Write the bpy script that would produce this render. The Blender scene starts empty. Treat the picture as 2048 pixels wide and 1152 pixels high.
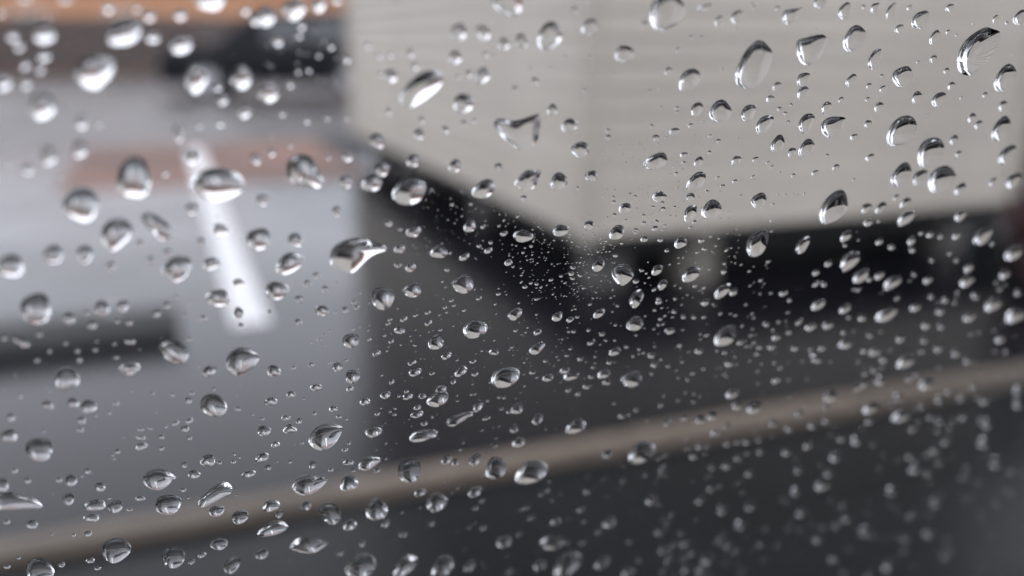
import bpy, bmesh, math, random
import numpy as np
from mathutils import Vector, Matrix

random.seed(7)
rng = np.random.default_rng(7)
S = bpy.context.scene
C = S.collection
R = math.radians

# ------------------------------------------------------------------ camera
W, H = 2048.0, 1152.0            # pixel frame that the measurements below use
FPX = 1774.0                     # focal length in those pixels (about 60 degrees across)
PITCH = 15.6
CAM = Vector((0.0, 0.0, 1.2))
ZF = 0.085                       # distance to the in-focus band of the wet glass
cd = bpy.data.cameras.new('camera')
cam = bpy.data.objects.new('camera', cd)
C.objects.link(cam)
cam.location = CAM
cam.rotation_euler = (R(90 - PITCH), 0, 0)
cd.sensor_width = 36.0
cd.lens = 36.0 * FPX / W
cd.clip_start = 0.004
cd.clip_end = 2000.0
cd.dof.use_dof = True
cd.dof.focus_distance = ZF
cd.dof.aperture_fstop = 12.3
S.camera = cam

# ------------------------------------------------------------------ overcast sky and soft sun
SUN_EL, SUN_AZ = 58.0, 200.0     # degrees; azimuth clockwise from +Y
world = bpy.data.worlds.new('World')
S.world = world
world.use_nodes = True
wn = world.node_tree
wn.nodes.clear()
sky = wn.nodes.new('ShaderNodeTexSky')
sky.sky_type = 'NISHITA'
sky.sun_disc = False
sky.sun_elevation = R(SUN_EL)
sky.sun_rotation = R(SUN_AZ)
sky.dust_density = 4.0
hs = wn.nodes.new('ShaderNodeHueSaturation')
hs.inputs['Saturation'].default_value = 0.10
flat = wn.nodes.new('ShaderNodeMix')
flat.data_type = 'RGBA'
flat.inputs['Factor'].default_value = 0.75        # even cloud cover over the clear-sky gradient
flat.inputs['B'].default_value = (16.4, 16.7, 18.7, 1)
bg = wn.nodes.new('ShaderNodeBackground')
bg.inputs['Strength'].default_value = 0.15
wo = wn.nodes.new('ShaderNodeOutputWorld')
wn.links.new(sky.outputs[0], hs.inputs['Color'])
wn.links.new(hs.outputs[0], flat.inputs['A'])
wn.links.new(flat.outputs['Result'], bg.inputs['Color'])
wn.links.new(bg.outputs[0], wo.inputs[0])
sd = bpy.data.lights.new('sun', 'SUN')
sun = bpy.data.objects.new('sun', sd)
C.objects.link(sun)
sd.energy = 0.6
sd.angle = R(25)
sd.color = (1.0, 0.97, 0.93)
az, el = R(SUN_AZ), R(SUN_EL)
to_sun = Vector((math.sin(az) * math.cos(el), math.cos(az) * math.cos(el), math.sin(el)))
sun.rotation_euler = to_sun.to_track_quat('Z', 'Y').to_euler()

S.view_settings.view_transform = 'Standard'
S.view_settings.look = 'None'
S.view_settings.exposure = 0.0
S.view_settings.gamma = 1.0
S.render.engine = 'CYCLES'
S.cycles.max_bounces = 24
S.cycles.transmission_bounces = 20
S.cycles.glossy_bounces = 8
S.cycles.diffuse_bounces = 3
S.cycles.caustics_reflective = False
S.cycles.caustics_refractive = False
S.cycles.blur_glossy = 0.0
S.cycles.sample_clamp_indirect = 6.0
S.cycles.use_denoising = True
S.cycles.use_adaptive_sampling = False


# ------------------------------------------------------------------ helpers
def new_mat(name):
    m = bpy.data.materials.new(name)
    m.use_nodes = True
    return m, m.node_tree, m.node_tree.nodes['Principled BSDF']


def mat(name, col, rough=0.6, var=0.15, scale=6.0, spec=0.5, metal=0.0, bump=0.0, bscale=40.0):
    m, nt, p = new_mat(name)
    tc = nt.nodes.new('ShaderNodeTexCoord')
    n = nt.nodes.new('ShaderNodeTexNoise')
    n.inputs['Scale'].default_value = scale
    n.inputs['Detail'].default_value = 5
    nt.links.new(tc.outputs['Object'], n.inputs['Vector'])
    r = nt.nodes.new('ShaderNodeValToRGB')
    a = tuple(max(0, c * (1 - var)) for c in col) + (1,)
    b = tuple(min(1, c * (1 + var)) for c in col) + (1,)
    r.color_ramp.elements[0].position = 0.3
    r.color_ramp.elements[1].position = 0.7
    r.color_ramp.elements[0].color = a
    r.color_ramp.elements[1].color = b
    nt.links.new(n.outputs['Fac'], r.inputs['Fac'])
    nt.links.new(r.outputs['Color'], p.inputs['Base Color'])
    p.inputs['Roughness'].default_value = rough
    p.inputs['Specular IOR Level'].default_value = spec
    p.inputs['Metallic'].default_value = metal
    if bump:
        n2 = nt.nodes.new('ShaderNodeTexNoise')
        n2.inputs['Scale'].default_value = bscale
        n2.inputs['Detail'].default_value = 6
        nt.links.new(tc.outputs['Object'], n2.inputs['Vector'])
        bp = nt.nodes.new('ShaderNodeBump')
        bp.inputs['Strength'].default_value = bump
        bp.inputs['Distance'].default_value = 0.01
        nt.links.new(n2.outputs['Fac'], bp.inputs['Height'])
        nt.links.new(bp.outputs['Normal'], p.inputs['Normal'])
    return m


def wet_mat(name, col, rough, var, bump):
    """rain-wet paving: dark grain under a thin smooth film of water"""
    m, nt, p = new_mat(name)
    tc = nt.nodes.new('ShaderNodeTexCoord')
    fine = nt.nodes.new('ShaderNodeTexNoise')
    fine.inputs['Scale'].default_value = 60
    fine.inputs['Detail'].default_value = 6
    big = nt.nodes.new('ShaderNodeTexNoise')
    big.inputs['Scale'].default_value = 0.7
    big.inputs['Detail'].default_value = 4
    for n in (fine, big):
        nt.links.new(tc.outputs['Object'], n.inputs['Vector'])
    mx = nt.nodes.new('ShaderNodeMath')
    mx.operation = 'ADD'
    nt.links.new(fine.outputs['Fac'], mx.inputs[0])
    nt.links.new(big.outputs['Fac'], mx.inputs[1])
    ramp = nt.nodes.new('ShaderNodeValToRGB')
    ramp.color_ramp.elements[0].position = 0.35
    ramp.color_ramp.elements[1].position = 0.65
    ramp.color_ramp.elements[0].color = tuple(c * (1 - var) for c in col) + (1,)
    ramp.color_ramp.elements[1].color = tuple(c * (1 + var) for c in col) + (1,)
    half = nt.nodes.new('ShaderNodeMath')
    half.operation = 'MULTIPLY'
    half.inputs[1].default_value = 0.5
    nt.links.new(mx.outputs[0], half.inputs[0])
    nt.links.new(half.outputs[0], ramp.inputs['Fac'])
    nt.links.new(ramp.outputs['Color'], p.inputs['Base Color'])
    rr = nt.nodes.new('ShaderNodeMapRange')
    rr.inputs['From Min'].default_value = 0.35
    rr.inputs['From Max'].default_value = 0.65
    rr.inputs['To Min'].default_value = rough * 0.6
    rr.inputs['To Max'].default_value = rough * 1.5
    nt.links.new(big.outputs['Fac'], rr.inputs['Value'])
    nt.links.new(rr.outputs[0], p.inputs['Roughness'])
    p.inputs['IOR'].default_value = 1.33
    p.inputs['Specular IOR Level'].default_value = 0.37
    bp = nt.nodes.new('ShaderNodeBump')
    bp.inputs['Strength'].default_value = bump
    bp.inputs['Distance'].default_value = 0.004
    nt.links.new(fine.outputs['Fac'], bp.inputs['Height'])
    nt.links.new(bp.outputs['Normal'], p.inputs['Normal'])
    return m


def glass_mat(name, ior, col=(1, 1, 1), spread=0.0):
    """clear dielectric; spread > 0 splits it by wavelength (real dispersion of water)"""
    m = bpy.data.materials.new(name)
    m.use_nodes = True
    nt = m.node_tree
    nt.nodes.clear()
    out = nt.nodes.new('ShaderNodeOutputMaterial')
    if not spread:
        g = nt.nodes.new('ShaderNodeBsdfGlass')
        g.inputs['IOR'].default_value = ior
        g.inputs['Roughness'].default_value = 0.0
        g.inputs['Color'].default_value = tuple(col) + (1,)
        nt.links.new(g.outputs[0], out.inputs[0])
        return m
    last = None
    for k, c in ((-1, (1, 0, 0)), (0, (0, 1, 0)), (1, (0, 0, 1))):
        g = nt.nodes.new('ShaderNodeBsdfGlass')
        g.inputs['IOR'].default_value = ior + k * spread
        g.inputs['Roughness'].default_value = 0.0
        g.inputs['Color'].default_value = c + (1,)
        if last is None:
            last = g.outputs[0]
        else:
            a = nt.nodes.new('ShaderNodeAddShader')
            nt.links.new(last, a.inputs[0])
            nt.links.new(g.outputs[0], a.inputs[1])
            last = a.outputs[0]
    nt.links.new(last, out.inputs[0])
    return m


def link(name, me, m=None, parent=None):
    o = bpy.data.objects.new(name, me)
    C.objects.link(o)
    if m is not None:
        for x in (m if isinstance(m, (list, tuple)) else [m]):
            me.materials.append(x)
    if parent is not None:
        o.parent = parent
    return o


def from_bm(name, bm, m, parent=None, smooth=False):
    bmesh.ops.recalc_face_normals(bm, faces=bm.faces)
    me = bpy.data.meshes.new(name)
    if smooth:
        for f in bm.faces:
            f.smooth = True
    bm.to_mesh(me)
    bm.free()
    return link(name, me, m, parent)


def box(bm, x0, x1, y0, y1, z0, z1):
    vs = [bm.verts.new(p) for p in ((x0, y0, z0), (x1, y0, z0), (x1, y1, z0), (x0, y1, z0),
                                    (x0, y0, z1), (x1, y0, z1), (x1, y1, z1), (x0, y1, z1))]
    for f in ((0, 3, 2, 1), (4, 5, 6, 7), (0, 1, 5, 4), (1, 2, 6, 5), (2, 3, 7, 6), (3, 0, 4, 7)):
        bm.faces.new([vs[i] for i in f])


def boxes(name, m, parent, *bs, bevel=0.0):
    bm = bmesh.new()
    for b in bs:
        box(bm, *b)
    if bevel:
        bmesh.ops.bevel(bm, geom=bm.edges[:], offset=bevel, segments=2, affect='EDGES')
    return from_bm(name, bm, m, parent)


def prism(name, m, parent, poly, axis, a, b):
    """extrude a 2D polygon along an axis ('x', 'y' or 'z') from a to b"""
    bm = bmesh.new()

    def P(u, v, w):
        return {'x': (w, u, v), 'y': (u, w, v), 'z': (u, v, w)}[axis]
    lo = [bm.verts.new(P(u, v, a)) for u, v in poly]
    hi = [bm.verts.new(P(u, v, b)) for u, v in poly]
    n = len(poly)
    bm.faces.new(lo)
    bm.faces.new(hi[::-1])
    for i in range(n):
        bm.faces.new((lo[i], lo[(i + 1) % n], hi[(i + 1) % n], hi[i]))
    return from_bm(name, bm, m, parent)


def tag(o, label, cat, group=None):
    o['label'] = label
    o['category'] = cat
    if group:
        o['group'] = group
    return o


def thing(name, label, cat, loc, rz=0.0, group=None):
    o = bpy.data.objects.new(name, None)
    C.objects.link(o)
    o.empty_display_size = 0.1
    o.location = loc
    o.rotation_euler = (0, 0, rz)
    return tag(o, label, cat, group)


def structure(o):
    o['kind'] = 'structure'
    return o


YAW = R(21.0)                    # the kerb, the building, the parking lines and the car window share this heading
AX = Vector((math.cos(YAW), math.sin(YAW), 0))
BX = Vector((-math.sin(YAW), math.cos(YAW), 0))

# ------------------------------------------------------------------ materials
DISPERSION = 0.0
M_LOT = wet_mat('wet_lot_asphalt', (0.006, 0.006, 0.008), 0.16, 0.25, 0.25)
M_STREET = wet_mat('wet_street_asphalt', (0.008, 0.009, 0.010), 0.22, 0.3, 0.35)
M_STREET.node_tree.nodes['Principled BSDF'].inputs['Specular IOR Level'].default_value = 0.25
M_KERB = mat('kerb_concrete', (0.108, 0.086, 0.068), 0.6, 0.15, 9, bump=0.3)
M_SIDING = mat('beige_siding', (0.352, 0.324, 0.279), 0.5, 0.08, 1.2, bump=0.05, bscale=90)



def piece_tone(m, lo, hi):
    """each board or stone carries a slightly different tone"""
    nt = m.node_tree
    oi = nt.nodes.new('ShaderNodeObjectInfo')
    mr = nt.nodes.new('ShaderNodeMapRange')
    mr.inputs['To Min'].default_value = lo
    mr.inputs['To Max'].default_value = hi
    mu = nt.nodes.new('ShaderNodeMix')
    mu.data_type = 'RGBA'
    mu.blend_type = 'MULTIPLY'
    mu.inputs['Factor'].default_value = 1.0
    p = nt.nodes['Principled BSDF']
    src = p.inputs['Base Color'].links[0].from_socket
    nt.links.new(oi.outputs['Random'], mr.inputs['Value'])
    nt.links.new(src, mu.inputs['A'])
    nt.links.new(mr.outputs[0], mu.inputs['B'])
    nt.links.new(mu.outputs['Result'], p.inputs['Base Color'])


piece_tone(M_SIDING, 0.94, 1.06)
piece_tone(M_KERB, 0.8, 1.2)
M_TRIM = mat('trim_paint', (0.335, 0.308, 0.265), 0.5, 0.05, 5)
M_DARK = mat('crawlspace_shade', (0.014, 0.014, 0.014), 0.9, 0.2, 5)  # near-black, the shade under the floor put into the colour
M_BLOCK = mat('shaded_concrete_block', (0.09, 0.085, 0.08), 0.85, 0.2, 12, bump=0.3)  # block colour darkened for the piers in the shed's shade
M_BLOCK2 = mat('lit_concrete_block', (0.15, 0.138, 0.12), 0.85, 0.2, 12, bump=0.3)  # same block in a lighter tone for the pier in the light
M_ROOF = mat('dark_shingle', (0.06, 0.06, 0.065), 0.8, 0.3, 8)
M_PAINT = mat('white_line_paint', (0.54, 0.54, 0.55), 0.45, 0.14, 5)
M_RUBBER = mat('black_rubber', (0.018, 0.018, 0.02), 0.45, 0.2, 10)
M_BRICK = mat('orange_brick', (0.54, 0.285, 0.165), 0.8, 0.15, 8)
M_TILE = mat('red_tile', (0.30, 0.10, 0.07), 0.6, 0.2, 6)
M_FENCE = mat('brown_fence', (0.070, 0.056, 0.053), 0.8, 0.25, 4)
M_BODY = mat('dark_car_paint', (0.008, 0.009, 0.012), 0.5, 0.05, 2, spec=0.12)
M_WINDOW = mat('dark_window', (0.02, 0.025, 0.03), 0.04, 0.02, 2, spec=0.8)
M_TYRE = mat('tyre', (0.015, 0.015, 0.016), 0.7, 0.1, 20)
M_RIM = mat('alloy_rim', (0.45, 0.45, 0.47), 0.3, 0.05, 8, metal=0.9)
M_RED = mat('red_lens', (0.4, 0.02, 0.02), 0.2, 0.05, 8)
M_LAMP = mat('clear_lens', (0.7, 0.7, 0.72), 0.15, 0.05, 8)
M_WHITE = mat('white_frame', (0.75, 0.75, 0.74), 0.5, 0.04, 8)
M_GREYW = mat('grey_wall', (0.22, 0.26, 0.26), 0.7, 0.1, 4)
M_TRIMBLK = mat('door_black', (0.012, 0.012, 0.013), 0.5, 0.1, 30)
M_CARPAINT = mat('own_car_paint', (0.03, 0.035, 0.045), 0.25, 0.05, 3)
M_CABIN = mat('cabin_fabric', (0.022, 0.022, 0.024), 0.9, 0.2, 60)
M_PANE = glass_mat('window_glass', 1.5, (0.985, 0.992, 0.988))
M_WATER_BASE = glass_mat('rain_water', 1.333)
M_WATER = glass_mat('rain_water_surface', 1.334, spread=DISPERSION)

# ------------------------------------------------------------------ the setting
STREET_Z = -0.03
bm = bmesh.new()
vs = [bm.verts.new(p) for p in ((-900, -900, STREET_Z), (900, -900, STREET_Z), (900, 900, STREET_Z), (-900, 900, STREET_Z))]
bm.faces.new(vs)
structure(from_bm('street', bm, M_STREET))

KERB_D = 2.20                    # street-side face of the kerb, metres out from the camera along BX
KERB_W = 0.105


def frame_obj(o):
    o.rotation_euler = (0, 0, YAW)
    return o


bm = bmesh.new()
box(bm, -90, 90, KERB_D + KERB_W, 75, STREET_Z - 0.05, 0.0)
structure(frame_obj(from_bm('parking_lot', bm, M_LOT)))
bm = bmesh.new()
box(bm, -90, 90, KERB_D + 0.012, KERB_D + KERB_W - 0.003, STREET_Z - 0.05, -0.004)
kerb = structure(frame_obj(from_bm('kerb', bm, M_KERB)))
bm = bmesh.new()
box(bm, 0.004, 0.896, KERB_D, KERB_D + KERB_W - 0.004, STREET_Z - 0.04, 0.008)
bmesh.ops.bevel(bm, geom=[e for e in bm.edges if all(v.co.z > 0 for v in e.verts)], offset=0.014, segments=3, affect='EDGES')
stone0 = from_bm('kerb_stone', bm, M_KERB, kerb)
for i in range(-22, 22):
    o = stone0 if i == -22 else stone0.copy()
    if i > -22:
        C.objects.link(o)
    o.location = (i * 0.9 + 0.35, rng.normal(0, 0.003), rng.normal(0, 0.002))


def to_frame(p):
    """world xy -> coordinates along AX, BX"""
    v = Vector((p[0], p[1], 0))
    return v.dot(AX), v.dot(BX)


# painted parking-bay line, square to the kerb
la = to_frame((-1.12, 3.77))
bm = bmesh.new()
box(bm, la[0] - 0.12, la[0] + 0.035, la[1] - 0.05, la[1] + 6.9, 0.0, 0.004)
structure(frame_obj(from_bm('parking_line', bm, M_PAINT)))

# red-brown band painted as the red roof's reflection, passing under the line
M_BAND = mat('red_roof_reflection', (0.125, 0.062, 0.043), 0.5, 0.55, 0.55, spec=0.10, bump=0.3)
bs = to_frame((-4.75, 9.8))
bm = bmesh.new()
box(bm, bs[0], 1.7, 8.0, 11.4, -0.02, 0.002)
structure(frame_obj(from_bm('painted_roof_reflection', bm, M_BAND)))

# coarser, rougher aisle beyond the bays
M_AISLE = wet_mat('wet_aisle_concrete', (0.060, 0.054, 0.052), 0.34, 0.3, 0.5)
M_AISLE.node_tree.nodes['Principled BSDF'].inputs['Specular IOR Level'].default_value = 0.27
bm = bmesh.new()
box(bm, -60, 60, 11.6, 34.0, -0.02, 0.003)
structure(frame_obj(from_bm('aisle', bm, M_AISLE)))

# black rubber wheel stop in the bay beside the line
ws = thing('wheel_stop', 'low black rubber wheel stop lying in the bay beside the white parking line', 'wheel stop',
           AX * (la[0] - 0.34) + BX * (la[1] - 0.02), YAW)
prism('stop_body', M_RUBBER, ws, [(-0.10, 0), (0.10, 0), (0.09, 0.05), (0.05, 0.115), (-0.05, 0.115), (-0.09, 0.05)], 'x', -1.8, 0.0)
for bxp in (-1.55, -0.25):
    bm = bmesh.new()
    bmesh.ops.create_cone(bm, cap_ends=True, segments=12, radius1=0.018, radius2=0.014, depth=0.012,
                          matrix=Matrix.Translation((bxp, 0, 0.120)))
    from_bm('bolt', bm, M_RIM, ws)

# ------------------------------------------------------------------ the sided shed on block piers
SH_W, SH_L, SH_Z0, SH_Z1 = 2.72, 5.5, 0.305, 3.35
shed = thing('sided_shed', 'tall beige shed with horizontal lap siding raised on concrete block piers', 'shed',
             (0.345, 4.09, 0), YAW)
boxes('wall_core', M_SIDING, shed, (0.02, SH_W - 0.02, 0.02, SH_L - 0.02, SH_Z0 + 0.01, SH_Z1))
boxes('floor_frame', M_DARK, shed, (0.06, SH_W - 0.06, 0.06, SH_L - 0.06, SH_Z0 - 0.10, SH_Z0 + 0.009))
boxes('crawlspace_shade_fill', M_DARK, shed, (0.42, SH_W - 0.12, 0.42, SH_L - 0.2, 0.0, SH_Z0 - 0.10))  # solid dark fill added to keep the gap beneath in shade
EXPO = 0.115


def board_mesh(length):
    bm = bmesh.new()
    prof = [(0.004, 0.0), (-0.022, 0.0), (-0.022, 0.008), (0.0, EXPO + 0.012), (0.004, EXPO + 0.012)]
    lo = [bm.verts.new((0, u, v)) for u, v in prof]
    hi = [bm.verts.new((length, u, v)) for u, v in prof]
    bm.faces.new(lo)
    bm.faces.new(hi[::-1])
    for i in range(5):
        bm.faces.new((lo[i], lo[(i + 1) % 5], hi[(i + 1) % 5], hi[i]))
    bmesh.ops.recalc_face_normals(bm, faces=bm.faces)
    me = bpy.data.meshes.new('siding_board')
    bm.to_mesh(me)
    bm.free()
    me.materials.append(M_SIDING)
    return me


fm, lm = board_mesh(SH_W - 0.10), board_mesh(SH_L - 0.10)
nb = int((SH_Z1 - SH_Z0 - 0.02) / EXPO)
for me, loc, rz in ((fm, (0.05, 0, 0), 0), (lm, (0, SH_L - 0.05, 0), -math.pi / 2),
                    (lm, (SH_W, 0.05, 0), math.pi / 2), (fm, (SH_W - 0.05, SH_L, 0), math.pi)):
    for i in range(nb):
        o = bpy.data.objects.new('siding_board', me)
        C.objects.link(o)
        o.parent = shed
        o.location = (loc[0], loc[1], SH_Z0 + i * EXPO + rng.normal(0, 0.0012))
        o.rotation_euler = (0, 0, rz)
for x, y in ((0, 0), (SH_W, 0), (0, SH_L), (SH_W, SH_L)):
    sx, sy = (1 if x == 0 else -1), (1 if y == 0 else -1)
    boxes('corner_trim', M_TRIM, shed, tuple(sorted((x - sx * 0.028, x + sx * 0.052))) + tuple(sorted((y - sy * 0.028, y + sy * 0.052))) + (SH_Z0 - 0.03, SH_Z1 - 0.02), bevel=0.004)
rf = prism('roof', M_ROOF, shed, [(-0.2, SH_Z1 + 0.003), (SH_W + 0.2, SH_Z1 + 0.003), (SH_W + 0.2, SH_Z1 + 0.12), (SH_W / 2, SH_Z1 + 0.45), (-0.2, SH_Z1 + 0.12)], 'y', -0.18, SH_L + 0.18)
boxes('fascia', M_TRIM, rf, (-0.2, SH_W + 0.2, -0.2, -0.183, SH_Z1 - 0.01, SH_Z1 + 0.11))
for x, y, w_, m_ in ((0.12, 0.14, 0.19, M_BLOCK), (0.60, 0.06, 0.19, M_BLOCK2), (2.32, 0.10, 0.20, M_BLOCK), (0.14, 1.9, 0.19, M_BLOCK), (0.14, 3.6, 0.19, M_BLOCK), (0.14, 5.0, 0.19, M_BLOCK)):
    p = boxes('block_pier', m_, shed, (x, x + w_, y, y + 0.19, 0.0, SH_Z0 - 0.103), bevel=0.006)
    boxes('pier_cap', m_, p, (x + 0.02, x + w_ - 0.02, y - 0.02, y + 0.15, SH_Z0 - 0.102, SH_Z0 - 0.002))


def shrub(name, label, cat, loc, rad, hgt, leaf_mat, n, leaf):
    t = thing(name, label, cat, loc, 0.0)
    bm = bmesh.new()
    for k in range(6):
        a = k * 1.05
        bmesh.ops.create_cone(bm, cap_ends=True, segments=7, radius1=0.03 * rad + 0.008, radius2=0.008, depth=hgt * 0.75,
                              matrix=Matrix.Translation((0.18 * rad * math.cos(a), 0.18 * rad * math.sin(a), hgt * 0.375))
                              @ Matrix.Rotation(0.22, 4, Vector((-math.sin(a), math.cos(a), 0))))
    from_bm('stem', bm, M_FENCE, t)
    clumps = [(rng.normal(0, 0.42, 3), rng.uniform(0.22, 0.42)) for _ in range(26)]
    v, f = [], []
    for _ in range(n):
        c, r = clumps[rng.integers(len(clumps))]
        c = c / max(1.0, np.linalg.norm(c) / 0.75)
        d = rng.normal(0, 1, 3)
        p = c + d / np.linalg.norm(d) * r * rng.uniform(0.5, 1) ** 0.5
        p = np.array((p[0] * rad, p[1] * rad, hgt * (0.50 + 0.50 * p[2])))
        if p[2] < 0.03:
            continue
        q = rng.normal(0, 1, 3)
        q /= np.linalg.norm(q)
        w = np.cross(q, rng.normal(0, 1, 3))
        w /= np.linalg.norm(w)
        k = len(v)
        s_ = leaf * rng.uniform(0.6, 1.3)
        v += [tuple(p - q * s_), tuple(p + w * s_ * 0.45), tuple(p + q * s_), tuple(p - w * s_ * 0.45)]
        f.append((k, k + 1, k + 2, k + 3))
    me = bpy.data.meshes.new('crown')
    me.from_pydata(v, [], f)
    link('crown', me, leaf_mat, t)
    return t


M_LEAF = mat('evergreen_leaf', (0.028, 0.045, 0.030), 0.5, 0.4, 3)
M_LEAF2 = mat('burgundy_leaf', (0.060, 0.024, 0.028), 0.5, 0.4, 3)
shrub('evergreen_shrub', 'tall dark evergreen shrub growing against the end of the beige shed', 'shrub', AX * 5.25 + BX * 4.5, 0.80, 2.5, M_LEAF, 4500, 0.06)
shrub('evergreen_shrub', 'broad dark evergreen shrub standing apart beyond the taller shrub', 'shrub', AX * 6.6 + BX * 5.2, 1.05, 2.1, M_LEAF, 4500, 0.06)
shrub('burgundy_shrub', 'low dark burgundy shrub in front of the end pier of the shed', 'shrub', AX * 4.15 + BX * 3.22, 0.26, 0.46, M_LEAF2, 900, 0.03)

# ------------------------------------------------------------------ far side of the lot
house = thing('brick_house', 'orange brick house with red tiled roof behind the dark vehicle', 'house', (-21.5, 37.0, 0), R(4))
HW, HD, HZ = 19.0, 9.0, 3.5
boxes('wall', M_BRICK, house, (0, HW, 0, HD, 0, HZ))
prism('roof', M_TILE, house, [(-0.5, HZ - 0.1), (HD / 2, HZ + 0.9), (HD + 0.5, HZ - 0.1), (HD + 0.5, HZ + 0.12), (HD / 2, HZ + 1.1), (-0.5, HZ + 0.12)], 'x', -0.5, HW + 0.5)
prism('gable', M_BRICK, house, [(0, HZ + 0.003), (HD, HZ + 0.003), (HD / 2, HZ + 0.85)], 'x', 0.05, HW - 0.05)
for x in (1.6, 5.2, 11.6, 15.4):
    for z in (0.95,):
        w_ = boxes('window', M_WHITE, house, (x, x + 1.3, -0.06, 0.02, z, z + 1.35))
        for k in range(2):
            boxes('pane', M_WINDOW, w_, (x + 0.08 + k * 0.6, x + 0.62 + k * 0.6, -0.075, -0.061, z + 0.09, z + 1.26))
dr = boxes('door', M_WHITE, house, (8.8, 9.8, -0.07, 0.02, 0.0, 2.1))
boxes('handle', M_RIM, dr, (8.9, 8.95, -0.13, -0.071, 1.0, 1.12))

fence = thing('board_fence', 'dark brown board fence standing in front of the orange brick house', 'fence', (-33.0, 33.6, 0), R(2))
for k in range(11):
    x0 = k * 2.4
    bm = bmesh.new()
    for j in range(12):
        box(bm, x0 + 0.07 + j * 0.19, x0 + 0.07 + j * 0.19 + 0.175, -0.012 + 0.006 * (j % 2), 0.012 + 0.006 * (j % 2), 0.06, 2.05 + rng.normal(0, 0.01))
    pn = from_bm('fence_panel', bm, M_FENCE, fence)
    boxes('rail', M_FENCE, pn, (x0 + 0.03, x0 + 2.38, 0.02, 0.06, 0.4, 0.5), (x0 + 0.03, x0 + 2.38, 0.02, 0.06, 1.6, 1.7))
for k in range(12):
    boxes('fence_post', M_FENCE, fence, (k * 2.4 - 0.05, k * 2.4 + 0.05, 0.03, 0.13, 0, 2.15))

gh = thing('grey_house', 'grey green rendered house far behind the brown fence', 'house', (-46.0, 52.0, 0), R(8))
boxes('wall', M_GREYW, gh, (0, 16, 0, 9, 0, 4.2))
prism('roof', M_ROOF, gh, [(-0.5, 4.1), (9.5, 4.1), (9.5, 4.3), (4.5, 6.4), (-0.5, 4.3)], 'x', -0.4, 16.4)
for x in (2.0, 7.0, 12.0):
    w_ = boxes('window', M_WHITE, gh, (x, x + 1.6, -0.06, 0.02, 1.5, 2.9))
    boxes('pane', M_WINDOW, w_, (x + 0.1, x + 1.5, -0.075, -0.061, 1.6, 2.8))

# dark parked vehicle
suv = thing('parked_vehicle', 'dark charcoal sport utility vehicle parked side on before the brick house', 'car', (-7.65, 20.4, 0), R(6))
suv.scale = (1.14, 1.0, 1.04)


def loft(name, m, parent, secs):
    """body skin from (x, z-list, half-width-list) stations along x"""
    bm = bmesh.new()
    rings = []
    for x, zs, ws in secs:
        right = [(x, -w, z) for z, w in zip(zs, ws)]
        left = [(x, w, z) for z, w in zip(zs, ws)][::-1]
        rings.append([bm.verts.new(p) for p in right + left])
    n = len(rings[0])
    for a, b in zip(rings[:-1], rings[1:]):
        for i in range(n):
            bm.faces.new((a[i], a[(i + 1) % n], b[(i + 1) % n], b[i]))
    bm.faces.new(rings[0])
    bm.faces.new(rings[-1][::-1])
    return from_bm(name, bm, m, parent, smooth=False)


loft('body', M_BODY, suv, [(x, (0.28, 0.55, t - 0.12, t), (0.82, 0.90, 0.88, 0.78)) for x, t in
                           ((0.0, 0.92), (0.12, 1.0), (1.2, 1.06), (2.6, 1.08), (4.1, 1.08), (4.38, 1.0), (4.45, 0.85))])
loft('cabin', M_BODY, suv, [(1.05, (1.05, 1.06, 1.075, 1.08), (0.80, 0.79, 0.78, 0.76)), (1.85, (1.05, 1.3, 1.66, 1.72), (0.80, 0.76, 0.68, 0.60)),
                            (3.6, (1.05, 1.3, 1.68, 1.75), (0.80, 0.76, 0.68, 0.60)), (4.3, (1.05, 1.1, 1.13, 1.15), (0.80, 0.79, 0.77, 0.74))])
for s in (-1, 1):
    for x0, x1 in ((1.95, 2.7), (2.78, 3.5)):
        bm = bmesh.new()
        q = [(x0, 0.795, 1.12), (x1, 0.795, 1.12), (x1 - 0.03, 0.70, 1.60), (x0 + 0.06, 0.70, 1.60)]
        bm.faces.new([bm.verts.new((x, s * (y + 0.012), z)) for x, y, z in q])
        r_ = bmesh.ops.extrude_face_region(bm, geom=bm.faces[:])
        for v in [g for g in r_['geom'] if isinstance(g, bmesh.types.BMVert)]:
            v.co.y -= s * 0.03
        from_bm('side_window', bm, M_WINDOW, suv)
    boxes('headlight', M_LAMP, suv, (-0.02, 0.08, s * 0.70 - 0.14, s * 0.70 + 0.14, 0.70, 0.84))
    boxes('tail_light', M_RED, suv, (4.36, 4.47, s * 0.74 - 0.09, s * 0.74 + 0.09, 0.70, 0.98))
    for x in (0.85, 3.55):
        bm = bmesh.new()
        rot = Matrix.Translation((x, s * 0.80, 0.34)) @ Matrix.Rotation(math.pi / 2, 4, 'X')
        bmesh.ops.create_cone(bm, cap_ends=True, segments=28, radius1=0.34, radius2=0.34, depth=0.22, matrix=rot)
        wh = from_bm('wheel', bm, M_TYRE, suv)
        bm = bmesh.new()
        rot = Matrix.Translation((x, s * 0.83, 0.34)) @ Matrix.Rotation(math.pi / 2, 4, 'X')
        bmesh.ops.create_cone(bm, cap_ends=True, segments=10, radius1=0.21, radius2=0.21, depth=0.19, matrix=rot)
        from_bm('rim', bm, M_RIM, wh)
bm = bmesh.new()
q = [(1.22, 0.70, 1.16), (1.22, -0.70, 1.16), (1.80, -0.60, 1.70), (1.80, 0.60, 1.70)]
bm.faces.new([bm.verts.new((x - 0.012, y, z + 0.02)) for x, y, z in q])
r_ = bmesh.ops.extrude_face_region(bm, geom=bm.faces[:])
for v in [g for g in r_['geom'] if isinstance(g, bmesh.types.BMVert)]:
    v.co.x += 0.02
    v.co.z -= 0.02
from_bm('windscreen', bm, M_WINDOW, suv)

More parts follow.
